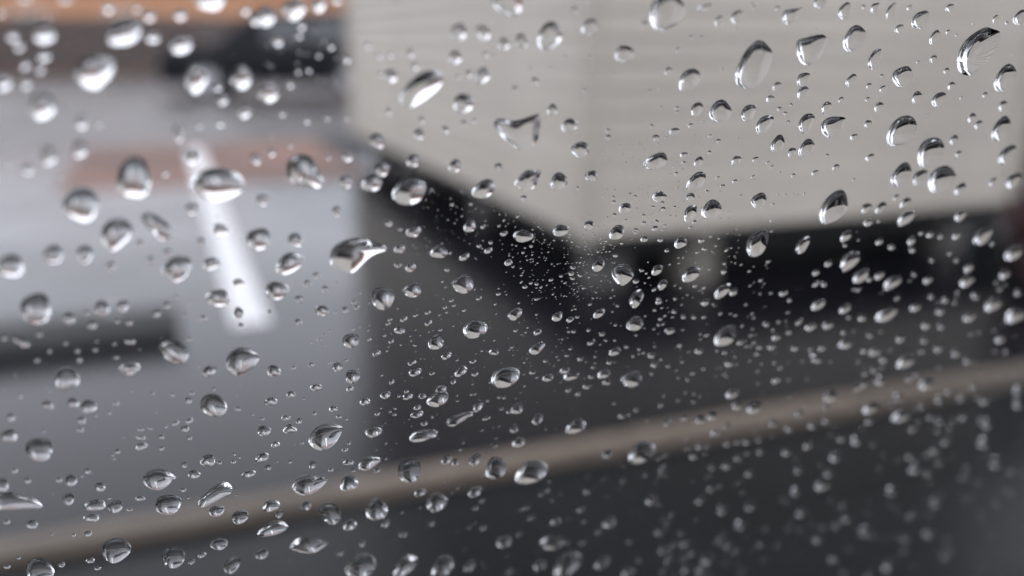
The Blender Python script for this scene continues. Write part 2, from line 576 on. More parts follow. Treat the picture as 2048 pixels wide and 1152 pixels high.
# ------------------------------------------------------------------ the car door whose glass we look through
cp, sp = math.cos(R(PITCH)), math.sin(R(PITCH))
RT, UP, FW = Vector((1, 0, 0)), Vector((0, sp, cp)), Vector((0, cp, -sp))


def cam2world(x, y, z):
    return RT * x + UP * y + FW * z


GN_RAW = (-0.514, 0.828, 0.992)
GN = cam2world(*GN_RAW)
GLEN = GN.length
GN = GN.normalized()             # outward normal of the glass
GLASS_T = 0.004
GLASS_N = 1.5
D_IN = (ZF - 0.0042) / GLEN      # perpendicular distance camera -> inner face
D_OUT = D_IN + GLASS_T
E1 = Vector((GN.y, -GN.x, 0)).normalized()    # level direction in the glass
E2 = GN.cross(E1) * -1.0
if E2.z < 0:
    E2 = -E2


def ray(px, py):
    u, v = (px - W / 2) / FPX, (H / 2 - py) / FPX
    return cam2world(u, v, 1.0).normalized()


def on_glass(px, py):
    """point of the outer glass face seen at a pixel, bent by the pane; returned in (E1, E2) metres about the camera foot"""
    d = ray(px, py)
    c1 = d.dot(GN)
    p = d * (D_IN / c1)
    tang = d - GN * c1
    st = tang.length / GLASS_N
    ct = math.sqrt(1 - st * st)
    if tang.length > 1e-9:
        p = p + tang.normalized() * (GLASS_T * st / ct)
    return np.array((p.dot(E1), p.dot(E2)))


def glass_matrix(origin2, lift):
    o = CAM + E1 * origin2[0] + E2 * origin2[1] + GN * (D_OUT + lift)
    m = Matrix.Identity(4)
    for i in range(3):
        m[i][0], m[i][1], m[i][2], m[i][3] = E1[i], E2[i], GN[i], o[i]
    return m


c0 = on_glass(W / 2, H / 2)
# the car: local x runs level along the window, y points out through it, z up; the camera sits inside at y = 0
car = thing('car', 'dark car whose rain beaded side window we look through', 'car', (0, 0, 0),
            math.atan2(E1.y, E1.x))
CAR_INV = Matrix.Rotation(-math.atan2(E1.y, E1.x), 4, 'Z')
PX0, PX1, PY0, PY1 = -0.42, 0.40, -0.27, 0.22
dr = boxes('side_window', M_PANE, None, (PX0, PX1, PY0, PY1, -GLASS_T / 2, GLASS_T / 2))
dr.parent = car
dr.matrix_local = CAR_INV @ glass_matrix(c0, -GLASS_T / 2)
dr['label'] = 'clear side window glass wet with rain'
fr = boxes('window_frame', M_TRIMBLK, None,
           (PX0 - 0.05, PX0 + 0.003, PY0 - 0.02, PY1 + 0.04, -0.03, 0.014), (PX1 - 0.003, PX1 + 0.05, PY0 - 0.02, PY1 + 0.04, -0.03, 0.014),
           (PX0 + 0.004, PX1 - 0.004, PY1 - 0.003, PY1 + 0.04, -0.03, 0.014))
fr.parent = car
fr.matrix_local = CAR_INV @ glass_matrix(c0, -GLASS_T / 2)
boxes('weather_strip', M_RUBBER, fr, (PX0 + 0.004, PX1 - 0.004, PY0 - 0.012, PY0 + 0.012, 0.0025, 0.012))
xc = c0[0]
X0, X1 = xc - 1.0, xc + 1.1      # cabin ends
YO, YI = 0.20, -1.55             # near and far flanks
boxes('door', M_CARPAINT, car, (xc + PX0 - 0.06, xc + PX1 + 0.06, 0.115, YO, 0.24, 0.93), bevel=0.01)
boxes('door_trim', M_CABIN, car, (xc + PX0 - 0.06, xc + PX1 + 0.06, 0.06, 0.113, 0.26, 0.92), bevel=0.008)
boxes('door_handle', M_CARPAINT, car, (xc - 0.40, xc - 0.22, YO + 0.002, YO + 0.04, 0.80, 0.825), bevel=0.004)
for xa, xb in ((X0, xc + PX0 - 0.065), (xc + PX1 + 0.065, X1)):
    boxes('quarter_panel', M_CARPAINT, car, (xa, xb, 0.07, YO, 0.22, 0.96))
for xa, xb in ((X0, xc + PX0 - 0.06), (xc + PX1 + 0.06, X1)):
    prism('pillar', M_TRIMBLK, car, [(0.07, 0.962), (0.19, 0.962), (0.01, 1.40), (-0.07, 1.40)], 'x', xa, xb)
boxes('roof', M_CARPAINT, car, (X0 - 0.05, X1 + 0.05, YI + 0.17, -0.005, 1.425, 1.46), bevel=0.01)
boxes('headliner', M_CABIN, car, (X0, X1, YI + 0.19, -0.03, 1.40, 1.422))
boxes('cabin_floor', M_CABIN, car, (X0, X1, YI + 0.1, 0.055, 0.20, 0.24))
boxes('far_door', M_CARPAINT, car, (X0, X1, YI, YI + 0.09, 0.22, 0.93), bevel=0.01)
for xa in (X0, xc - 0.04, X1 - 0.12):
    prism('pillar', M_TRIMBLK, car, [(YI + 0.01, 0.935), (YI + 0.10, 0.935), (YI + 0.24, 1.40), (YI + 0.18, 1.40)], 'x', xa, xa + 0.11)
boxes('dashboard', M_CABIN, car, (X0 - 0.02, X0 + 0.35, YI + 0.1, 0.05, 0.55, 0.93), bevel=0.03)
for y0 in (-0.62, -1.32):
    st = boxes('seat', M_CABIN, car, (xc - 0.05, xc + 0.48, y0, y0 + 0.5, 0.26, 0.52), bevel=0.05)
    prism('seat_back', M_CABIN, st, [(xc + 0.42, 0.5), (xc + 0.56, 0.5), (xc + 0.74, 1.12), (xc + 0.64, 1.14)], 'y', y0 + 0.02, y0 + 0.48)
boxes('rear_bench', M_CABIN, car, (X1 - 0.22, X1 - 0.01, YI + 0.12, 0.05, 0.26, 1.12), bevel=0.04)


def body_loft(name, secs):
    bm = bmesh.new()
    rings = []
    for x, zt, ins in secs:
        rings.append([bm.verts.new(p) for p in ((x, YI + ins, 0.2), (x, YI + ins, zt - 0.12), (x, YI + ins + 0.1, zt),
                                                (x, YO - ins - 0.1, zt), (x, YO - ins, zt - 0.12), (x, YO - ins, 0.2))])
    for p, q in zip(rings[:-1], rings[1:]):
        for i in range(6):
            bm.faces.new((p[i], p[(i + 1) % 6], q[(i + 1) % 6], q[i]))
    bm.faces.new(rings[0])
    bm.faces.new(rings[-1][::-1])
    return from_bm(name, bm, M_CARPAINT, car)


body_loft('bonnet', [(X0 - 0.004, 0.92, 0.0), (X0 - 0.7, 0.86, 0.01), (X0 - 1.15, 0.76, 0.06), (X0 - 1.3, 0.62, 0.14)])
body_loft('boot', [(X1 + 0.004, 0.96, 0.0), (X1 + 0.5, 0.94, 0.02), (X1 + 0.8, 0.88, 0.08)])
for x in (X0 - 0.62, X1 - 0.02):
    for y in (YO - 0.10, YI + 0.10):
        bm = bmesh.new()
        bmesh.ops.create_cone(bm, cap_ends=True, segments=28, radius1=0.32, radius2=0.32, depth=0.21,
                              matrix=Matrix.Translation((x, y, STREET_Z + 0.32)) @ Matrix.Rotation(math.pi / 2, 4, 'X'))
        from_bm('wheel', bm, M_TYRE, car)

# ------------------------------------------------------------------ raindrops
# traced drops: centre x, centre y, length, breadth, turn of the long axis (degrees, anticlockwise)
DROPS = """
88 70 50 42 0;250 70 80 46 20;305 74 36 30 0;362 90 50 42 10;393 157 50 66 -10;483 155 46 56 -20
435 175 20 20 0;445 200 30 24 20;488 225 34 28 10;86 212 56 64 0;163 243 28 40 0;8 165 38 40 0;420 0 66 48 0
88 112 32 28 0;25 72 30 28 0;38 92 26 26 0;50 130 26 26 0;80 138 24 24 0;52 168 26 26 0;216 17 26 26 0;298 32 28 28 0
273 18 18 18 0;360 30 28 28 0;490 22 22 22 0;510 40 24 30 0;358 264 26 46 0;398 250 16 16 0;440 247 20 18 0;198 248 16 16 0
0 25 20 24 0;130 0 40 16 0;50 -2 40 16 0;531 34 42 44 0;588 18 52 48 20;636 10 36 34 30;672 1 28 20 0;602 53 22 20 0
555 82 26 26 0;598 72 18 16 0;662 94 18 16 0;637 111 14 14 0;694 120 18 17 0;536 184 48 46 60;580 170 18 18 0
617 141 16 14 0;596 144 16 14 0;565 228 16 16 0;614 243 16 14 0;654 237 16 12 0;694 237 12 12 0
734 92 16 16 0;757 112 16 16 0;780 110 16 16 0;820 107 20 20 0;829 133 18 18 0;782 152 30 32 0;760 148 12 14 0
918 63 38 34 50;967 65 38 28 -60;1008 88 26 26 0;911 115 32 28 60;971 110 16 16 0;990 110 10 10 0;965 152 40 30 50
937 148 16 20 0;916 154 12 12 0;927 207 46 40 30;750 215 8 8 0;777 223 14 20 0;1016 4 66 54 -20;842 240 16 16 0
928 246 14 14 0;949 242 12 12 0;838 268 24 24 0;891 260 20 18 0;754 282 36 30 -45
1334 24 82 68 55;1099 72 64 48 60;1180 54 40 32 35;1043 82 32 26 -70;1249 107 42 36 10;1289 49 18 18 0;1149 22 18 20 0
1410 15 36 14 15;1438 42 26 18 60;1474 34 30 24 55;1508 15 10 10 0;1505 8 8 8 0;1174 0 24 12 0
1337 143 20 16 60;1356 100 14 10 60;1383 75 10 10 0;1403 76 10 10 0;1379 160 54 38 48
1070 163 16 20 0;1229 147 8 8 0;1300 183 8 8 0;1168 181 10 10 0;1131 114 9 9 0;1180 113 9 9 0;1103 132 8 8 0;1061 137 9 9 0
1030 178 14 16 0;1105 220 26 22 60;1139 251 36 28 30;1216 261 10 10 0;1217 275 12 12 0
1354 216 10 8 30;1355 224 8 7 0;1394 219 34 22 62;1441 223 48 42 45;1497 226 38 26 58;1529 249 44 28 52;1303 252 10 9 0
1312 276 16 14 0;1349 263 24 14 20;1382 251 12 9 20;1437 282 10 9 0
1640 4 28 26 50;1690 22 38 24 65;1728 14 10 10 0;1556 17 12 12 0;1750 16 26 16 58;1782 22 38 15 65
1819 16 14 10 50;1841 40 42 30 50;1900 16 20 15 40;1799 58 22 16 45;1709 77 58 40 58;1750 118 46 22 64
1870 75 32 18 60;1896 64 12 7 50;1867 118 18 14 40;1991 38 20 10 60;2013 46 10 8 0;2040 35 36 22 52
1805 153 46 38 45;1893 142 16 11 50;2011 156 62 38 58;1607 159 32 24 52;1606 185 28 20 52;1703 161 30 18 52;1554 173 22 15 48
1764 152 9 8 0;1738 172 14 10 50;1765 178 17 11 50;1834 195 28 19 60;1878 199 36 25 45;1903 172 20 14 50;1970 190 15 11 50
1541 198 18 14 30;1653 215 28 17 60;1613 246 44 28 58;1736 248 19 15 50;1758 214 24 16 48
1682 200 14 10 50;1735 199 12 9 50;1559 218 11 9 0;1571 227 9 8 0;1582 210 8 7 0;2006 212 27 17 55;1944 236 24 16 50;1957 250 24 16 50
1804 262 74 50 48;2003 258 58 34 60;1708 274 18 12 30;1577 244 8 7 0;1908 280 25 17 50;1861 304 70 48 50
97 311 36 46 0;159 298 34 42 0;268 356 74 88 0;383 313 36 36 0;330 346 18 18 0;163 409 74 74 0
402 483 16 20 0;22 532 56 50 0;107 509 44 40 0;170 508 36 38 0;280 487 18 18 0;222 533 22 22 0;302 520 18 18 0;336 505 20 18 0
423 527 38 26 12;477 565 28 18 8;525 400 26 26 0;511 318 26 26 0;56 338 26 28 0;383 418 28 26 0;517 478 50 46 15
543 305 20 20 0;580 291 14 14 0;657 314 14 14 0;695 313 25 24 0;691 363 30 28 0;744 367 44 34 18;764 339 34 29 22;826 322 30 25 55
910 332 30 25 50;968 378 54 34 28;998 334 20 16 -45;673 423 20 24 0;591 480 34 28 -35;579 527 62 40 32;633 551 18 13 0;614 567 20 14 0
675 565 7 6 0;778 447 16 14 0;827 464 34 20 14;801 459 11 8 0;940 452 30 22 52;966 453 13 9 35;904 409 10 9 0;942 408 9 8 0
1008 467 17 10 20;799 498 25 16 15;929 514 24 13 30;796 531 18 10 0;821 535 22 18 25;977 501 19 11 28
958 492 10 8 0;981 485 10 8 0;926 568 44 38 20;766 596 48 46 20;825 580 38 30 20;894 540 12 7 0;554 581 48 38 0;650 578 14 14 0;1017 525 17 13 30
1118 363 38 33 40;1183 352 26 22 30;1161 299 36 33 20;1312 323 52 30 22;1368 310 17 11 20;1397 324 25 15 58
1368 326 10 7 0;1419 305 9 8 0;1353 347 8 7 0;1473 321 23 17 40;1511 319 14 10 40;1393 362 48 27 42;1319 393 29 20 8
1048 396 16 12 10;1155 376 9 7 0;1250 416 26 19 28;1381 394 19 17 20;1381 426 38 23 62;1423 419 44 35 42;1518 401 36 28 40
1445 373 13 8 25;1470 363 13 8 25;1414 383 10 7 0;1227 394 7 6 0;1228 404 9 8 0;1260 388 7 6 0;1271 393 7 6 0;1229 430 9 8 0
1287 431 9 7 0;1287 446 11 8 0;1313 443 11 8 0;1310 457 14 10 50;1272 460 11 8 0;1271 465 9 7 0;1325 406 9 8 0;1326 418 11 9 0;1306 414 7 6 0
1349 414 7 6 0;1389 444 11 8 30;1046 472 40 26 4;1122 461 33 23 12;1178 450 21 17 25;1234 465 36 25 48;1289 478 17 12 25;1321 480 13 9 20
1243 486 9 7 0;1361 485 28 23 42;1403 481 15 10 25;1409 498 13 8 20;1334 501 11 8 30;1231 511 11 8 0;1062 492 8 7 0;1046 505 7 6 0
1197 529 33 22 58;1314 540 28 18 40;1382 548 42 29 36;1448 543 15 11 40;1449 527 9 8 0;1283 541 12 7 0;1272 563 14 9 15
1325 569 27 17 56;1515 487 62 38 60;1146 535 11 8 0;1142 547 13 10 0;1160 551 11 7 0;1145 557 11 7 0;1122 552 8 7 0;1102 560 10 6 20;1073 568 9 7 0;1050 574 10 7 20
1556 288 38 25 68;1584 305 23 16 60;1613 296 42 26 55;1655 311 9 7 0;1740 315 23 13 35;1544 334 10 6 40;1587 351 12 8 40;1630 346 18 11 35;1672 335 19 12 45
1560 345 7 5 0;1708 359 11 6 40;1917 308 18 13 45;2015 310 50 30 48;1803 350 56 36 55;1840 355 40 26 50;1883 358 68 46 40
1921 378 34 20 48;1986 364 24 15 50;2027 362 44 26 48;1668 415 80 48 53;1556 389 7 5 0;1571 389 7 5 0;1587 389 7 5 0;1597 389 7 5 0;1609 388 9 6 20
1733 417 28 20 45;1762 416 34 18 50;1792 395 17 12 45;1811 406 32 18 42;1736 445 24 16 30;1757 443 11 8 0;1812 436 46 25 42
1921 431 34 20 42;1966 472 54 28 42;1606 490 44 22 54;1692 472 32 19 52;1690 491 13 9 0;1759 483 21 14 45;1783 494 19 13 20
1700 521 56 30 50;1722 552 44 24 42;1632 545 18 14 30;1657 527 20 14 35;1759 551 29 16 38;1738 558 17 13 30;1785 565 48 24 36
1823 481 24 17 60;1824 500 18 13 0;1860 469 19 15 40;1842 466 13 11 0;1881 473 15 12 0;1913 471 24 16 40;2028 505 50 28 42;1938 536 28 17 40
1934 562 40 22 30;2010 548 30 20 45;1856 560 26 16 30;1913 521 14 11 0;1863 521 14 11 0;1828 549 14 12 0;1648 568 17 13 0;1984 487 14 12 0
72 617 66 64 10;138 637 26 24 0;204 617 32 34 0;246 612 26 24 0;174 626 14 12 0;184 651 22 20 0;42 684 48 16 -25;78 669 18 12 0;8 676 14 14 0
258 646 17 13 -10;235 643 14 10 0;313 628 18 18 0;334 611 16 16 0;353 593 12 10 0;370 631 10 10 0;260 684 26 14 0;229 688 12 9 0
131 687 12 10 0;99 702 12 12 0;155 702 14 12 0;159 720 14 14 0;190 700 14 10 0;74 721 14 12 0;193 683 10 8 0;233 716 16 9 0;134 757 50 50 20
260 737 46 24 4;378 679 12 10 0;436 596 50 36 -5;477 626 22 26 0;482 652 14 12 0;407 637 16 14 0;419 742 30 22 28;95 811 28 18 -15
146 806 28 21 0;177 814 34 30 15;163 841 20 16 0;192 831 10 7 0;22 835 20 17 0;40 792 12 12 0;305 787 11 8 0;345 790 12 8 0;384 787 12 8 0
428 778 8 8 0;377 801 16 14 0;476 818 14 9 0;232 808 15 9 15;219 826 10 8 0;351 847 19 8 20;379 842 19 10 28;332 854 10 6 0;370 858 18 13 0
301 857 12 6 0;281 860 18 6 0;505 829 7 5 0;160 860 20 10 0;18 872 34 28 0
599 598 20 14 -20;644 621 31 21 -5;691 620 15 13 -20;597 644 17 11 -18;708 605 12 8 0;714 615 14 8 15;672 624 8 7 0;541 623 12 10 20;660 662 9 5 0
639 680 10 6 0;624 685 8 5 0;702 681 34 30 20;780 640 11 6 20;776 648 11 6 20;808 639 18 7 30;831 631 11 5 20;856 625 13 7 30;857 646 17 9 30
799 661 23 14 -6;769 671 8 6 0;783 683 13 7 30;739 679 10 6 20;890 615 10 6 20;903 601 10 6 20;908 611 8 5 20;928 621 8 5 20;958 597 12 6 25;997 588 10 6 20
872 684 34 29 60;881 660 8 5 15;830 691 8 4 0;753 707 19 10 30;893 712 23 13 26;988 704 22 13 4;824 726 19 9 20;830 744 27 17 20
675 734 22 18 20;705 753 30 27 20;548 742 28 24 -15;623 730 14 9 15;587 736 10 8 0;660 726 8 5 15;693 721 8 5 0;864 747 12 7 15;922 743 31 17 42
946 723 15 8 20;950 748 15 10 15;907 763 14 10 50;632 775 24 13 10;582 789 20 13 6;542 803 26 16 8;700 778 15 10 20;730 803 21 16 15
771 790 23 15 20;784 764 13 8 40;798 792 8 7 0;815 793 23 13 15;813 783 11 7 20;845 792 17 12 10;882 778 25 15 20;876 798 48 29 26;667 818 18 12 5
572 836 18 10 5;598 842 14 11 35;629 827 9 8 0;678 834 12 7 0;693 838 8 6 0;525 838 10 6 0;835 815 16 11 20;834 829 29 14 18;755 828 12 7 20
780 823 8 6 0;790 817 8 6 0;789 829 10 7 0;849 847 16 10 20;956 811 28 20 60;973 837 21 7 15;975 801 9 8 0;998 794 10 8 0;1008 795 10 8 0
1003 817 12 9 0;1018 823 13 10 20;528 862 26 22 15;747 864 35 22 12
1030 628 32 22 32;1115 633 25 18 40;1140 639 17 12 28;1198 627 28 16 32;1273 597 42 25 64;1270 647 36 30 30;1235 612 9 6 0;1151 618 7 5 0
1309 620 10 8 0;1348 623 14 10 0;1367 633 14 11 0;1388 634 13 11 0;1317 598 12 8 0;1318 604 17 10 15;1350 597 10 9 0;1321 638 12 8 15;1317 649 10 9 0
1340 662 25 14 10;1451 671 58 36 42;1480 684 15 14 0;1074 696 37 21 34;1075 664 19 12 28;1031 661 10 7 15;1051 664 8 6 0;1055 655 6 5 0
1147 663 11 8 0;1137 663 8 7 0;1177 660 10 8 25;1204 668 16 10 0;1212 681 10 7 0;1183 685 22 9 32;1230 703 29 16 25;1253 693 12 9 0;1278 698 10 8 0
1266 712 10 8 0;1278 707 8 7 0;1303 711 20 13 5;1308 728 17 16 60;1161 718 15 9 20;1134 711 12 7 10;1091 722 12 7 15;1108 731 7 5 0;1190 714 10 6 0;1190 726 8 6 0;1219 725 15 9 15
1398 702 22 14 10;1129 741 23 13 15;1142 752 34 18 15;1096 755 25 16 20;1065 745 15 8 15;1208 747 29 20 25;1214 765 23 11 10;1174 773 21 11 12;1182 754 14 9 0
1157 788 14 9 20;1137 780 15 10 25;1264 758 46 32 25;1034 817 29 22 25;1075 838 28 20 50;1152 853 48 26 28;1458 726 22 18 30;1532 648 18 14 0;1519 694 16 12 0
1374 758 12 11 0;1336 731 12 10 0;1465 787 32 20 25;1474 812 26 17 15;1508 815 36 22 22;1400 839 24 18 15;1425 832 24 17 20
1387 803 12 10 0;1388 787 10 9 0;1273 819 15 10 15;1244 832 19 12 15;1228 806 12 9 0;1028 857 21 18 60;1445 582 44 22 38;1467 584 22 14 45
1637 609 38 20 32;1691 617 35 17 42;1724 635 22 17 20;1697 634 13 12 0;1773 629 60 25 28;1622 653 31 17 28;1656 650 29 17 20
1553 674 22 15 32;1578 664 16 12 20;1557 643 12 11 0;1579 600 12 11 0;1590 696 20 14 20;1644 695 20 16 30;1631 717 32 18 -25;1691 688 35 20 20
1739 670 18 14 0;1686 664 15 13 0;1801 677 24 17 35;1849 681 20 15 20;1852 650 26 18 40;1881 652 18 17 0;1880 622 24 18 20;1831 615 29 17 25;1939 634 34 20 25
1987 608 48 26 38;2032 630 54 30 28;1890 600 20 15 0;1862 593 16 14 0;2035 585 20 17 0;1950 593 24 14 0;1767 718 24 18 30;1748 740 20 15 0;1813 722 52 25 35
1553 760 28 14 35;1660 792 34 26 12;1760 760 26 24 0;1853 768 38 24 25;1743 815 44 25 33;1803 832 48 26 22;1796 794 26 20 0;1878 799 24 20 0;1844 812 18 16 0
1921 795 22 20 0;1912 705 24 20 30;1935 722 24 16 15;1599 827 22 17 20;1653 841 22 17 20;1625 850 22 19 30;1578 856 24 19 0;1545 845 24 20 -20;1879 841 22 20 0
1969 845 44 22 -45;2035 780 24 22 0;2035 808 26 22 20
79 899 58 48 8;282 876 22 9 0;283 893 27 14 20;322 874 14 9 -10;323 897 12 9 0;379 876 12 9 0;235 903 12 10 0;416 921 30 24 15
439 926 11 6 0;469 908 8 7 0;467 924 10 7 0;479 915 7 5 0;368 930 14 12 0;388 949 24 17 0;498 948 30 13 16;142 961 24 24 0;175 942 15 12 0
164 952 9 6 0;225 910 9 6 0;228 918 10 5 0;118 960 14 10 0;55 961 16 12 0;29 942 16 10 0;200 974 24 18 0;4 970 28 28 0;137 998 24 24 -30
190 1011 45 23 6;231 1013 31 24 28;183 1036 32 16 0;280 997 21 9 0;336 1009 56 40 8;433 1022 33 22 14;480 1034 36 28 30;64 1049 26 17 0
13 1044 16 9 0;259 1020 12 5 0;366 980 12 8 0;176 1067 16 11 15;147 1070 10 7 0;232 1100 58 50 20;347 1114 48 44 35;438 1088 38 24 8;464 1130 42 28 42
181 1121 18 11 10;123 1129 15 11 20;195 1137 15 7 10;79 1140 56 48 0;404 1110 19 11 22;383 1123 16 12 25;14 1134 14 7 0;37 1116 9 6 0
551 889 18 12 20;524 915 31 17 25;605 886 8 6 0;536 935 14 11 0;625 930 17 14 60;690 900 14 8 12;662 940 12 8 15;698 886 10 8 0;580 924 9 7 0
698 967 38 32 20;819 942 50 46 30;542 1012 36 24 22;612 1012 23 19 25;559 1028 20 15 50;700 1050 30 22 30;753 1019 47 44 30;840 985 27 17 20
873 1004 46 38 35;950 983 33 22 30;893 920 26 16 35;911 925 17 14 40;950 920 30 20 45;992 936 48 42 50;697 925 24 12 0;707 940 10 9 0;754 941 15 9 10
546 1058 64 28 18;523 1108 28 22 30;680 1106 16 13 50;725 1087 19 13 55;772 1046 24 16 55;806 1068 22 16 0;863 1046 20 14 55
722 1132 68 48 30;810 1132 62 34 42;886 1132 58 36 48;940 1132 34 20 45;1008 1083 36 28 20;966 1055 17 15 0;938 1055 13 11 0
1063 944 72 46 22;1284 903 64 42 34;1038 884 31 20 32;1215 907 28 19 35;1082 988 14 13 0;1096 980 16 12 50;1175 984 21 13 15;1303 999 28 22 45
1062 1035 19 13 60;1112 1042 25 18 20;1220 1045 36 22 30;1104 1085 52 32 14;1135 1128 70 44 45;1080 1130 32 24 30;1205 1125 40 24 40;1414 1116 34 30 20;1255 1145 32 22 20
1399 892 19 17 0;1454 887 20 15 0;1424 933 20 16 0;1520 902 20 18 0;1518 878 18 16 0;1475 916 20 16 0;1573 903 24 20 0;1670 913 28 24 0;1712 881 28 22 -20;1597 938 24 20 60
1645 970 38 24 15;1830 935 32 28 0;1965 885 30 26 0;1990 925 32 28 0;1590 983 26 20 -45;1870 1005 28 24 0;1602 1024 26 24 0;1728 1062 32 26 0;1778 1130 36 28 20
1782 982 28 24 0;1692 1035 28 24 20;1400 1000 24 20 30;1444 1020 26 22 0;1500 1012 26 22 0;1320 1062 26 22 30;1370 1085 26 22 30;1480 1050 30 22 -20;1325 1100 24 20 0
"""
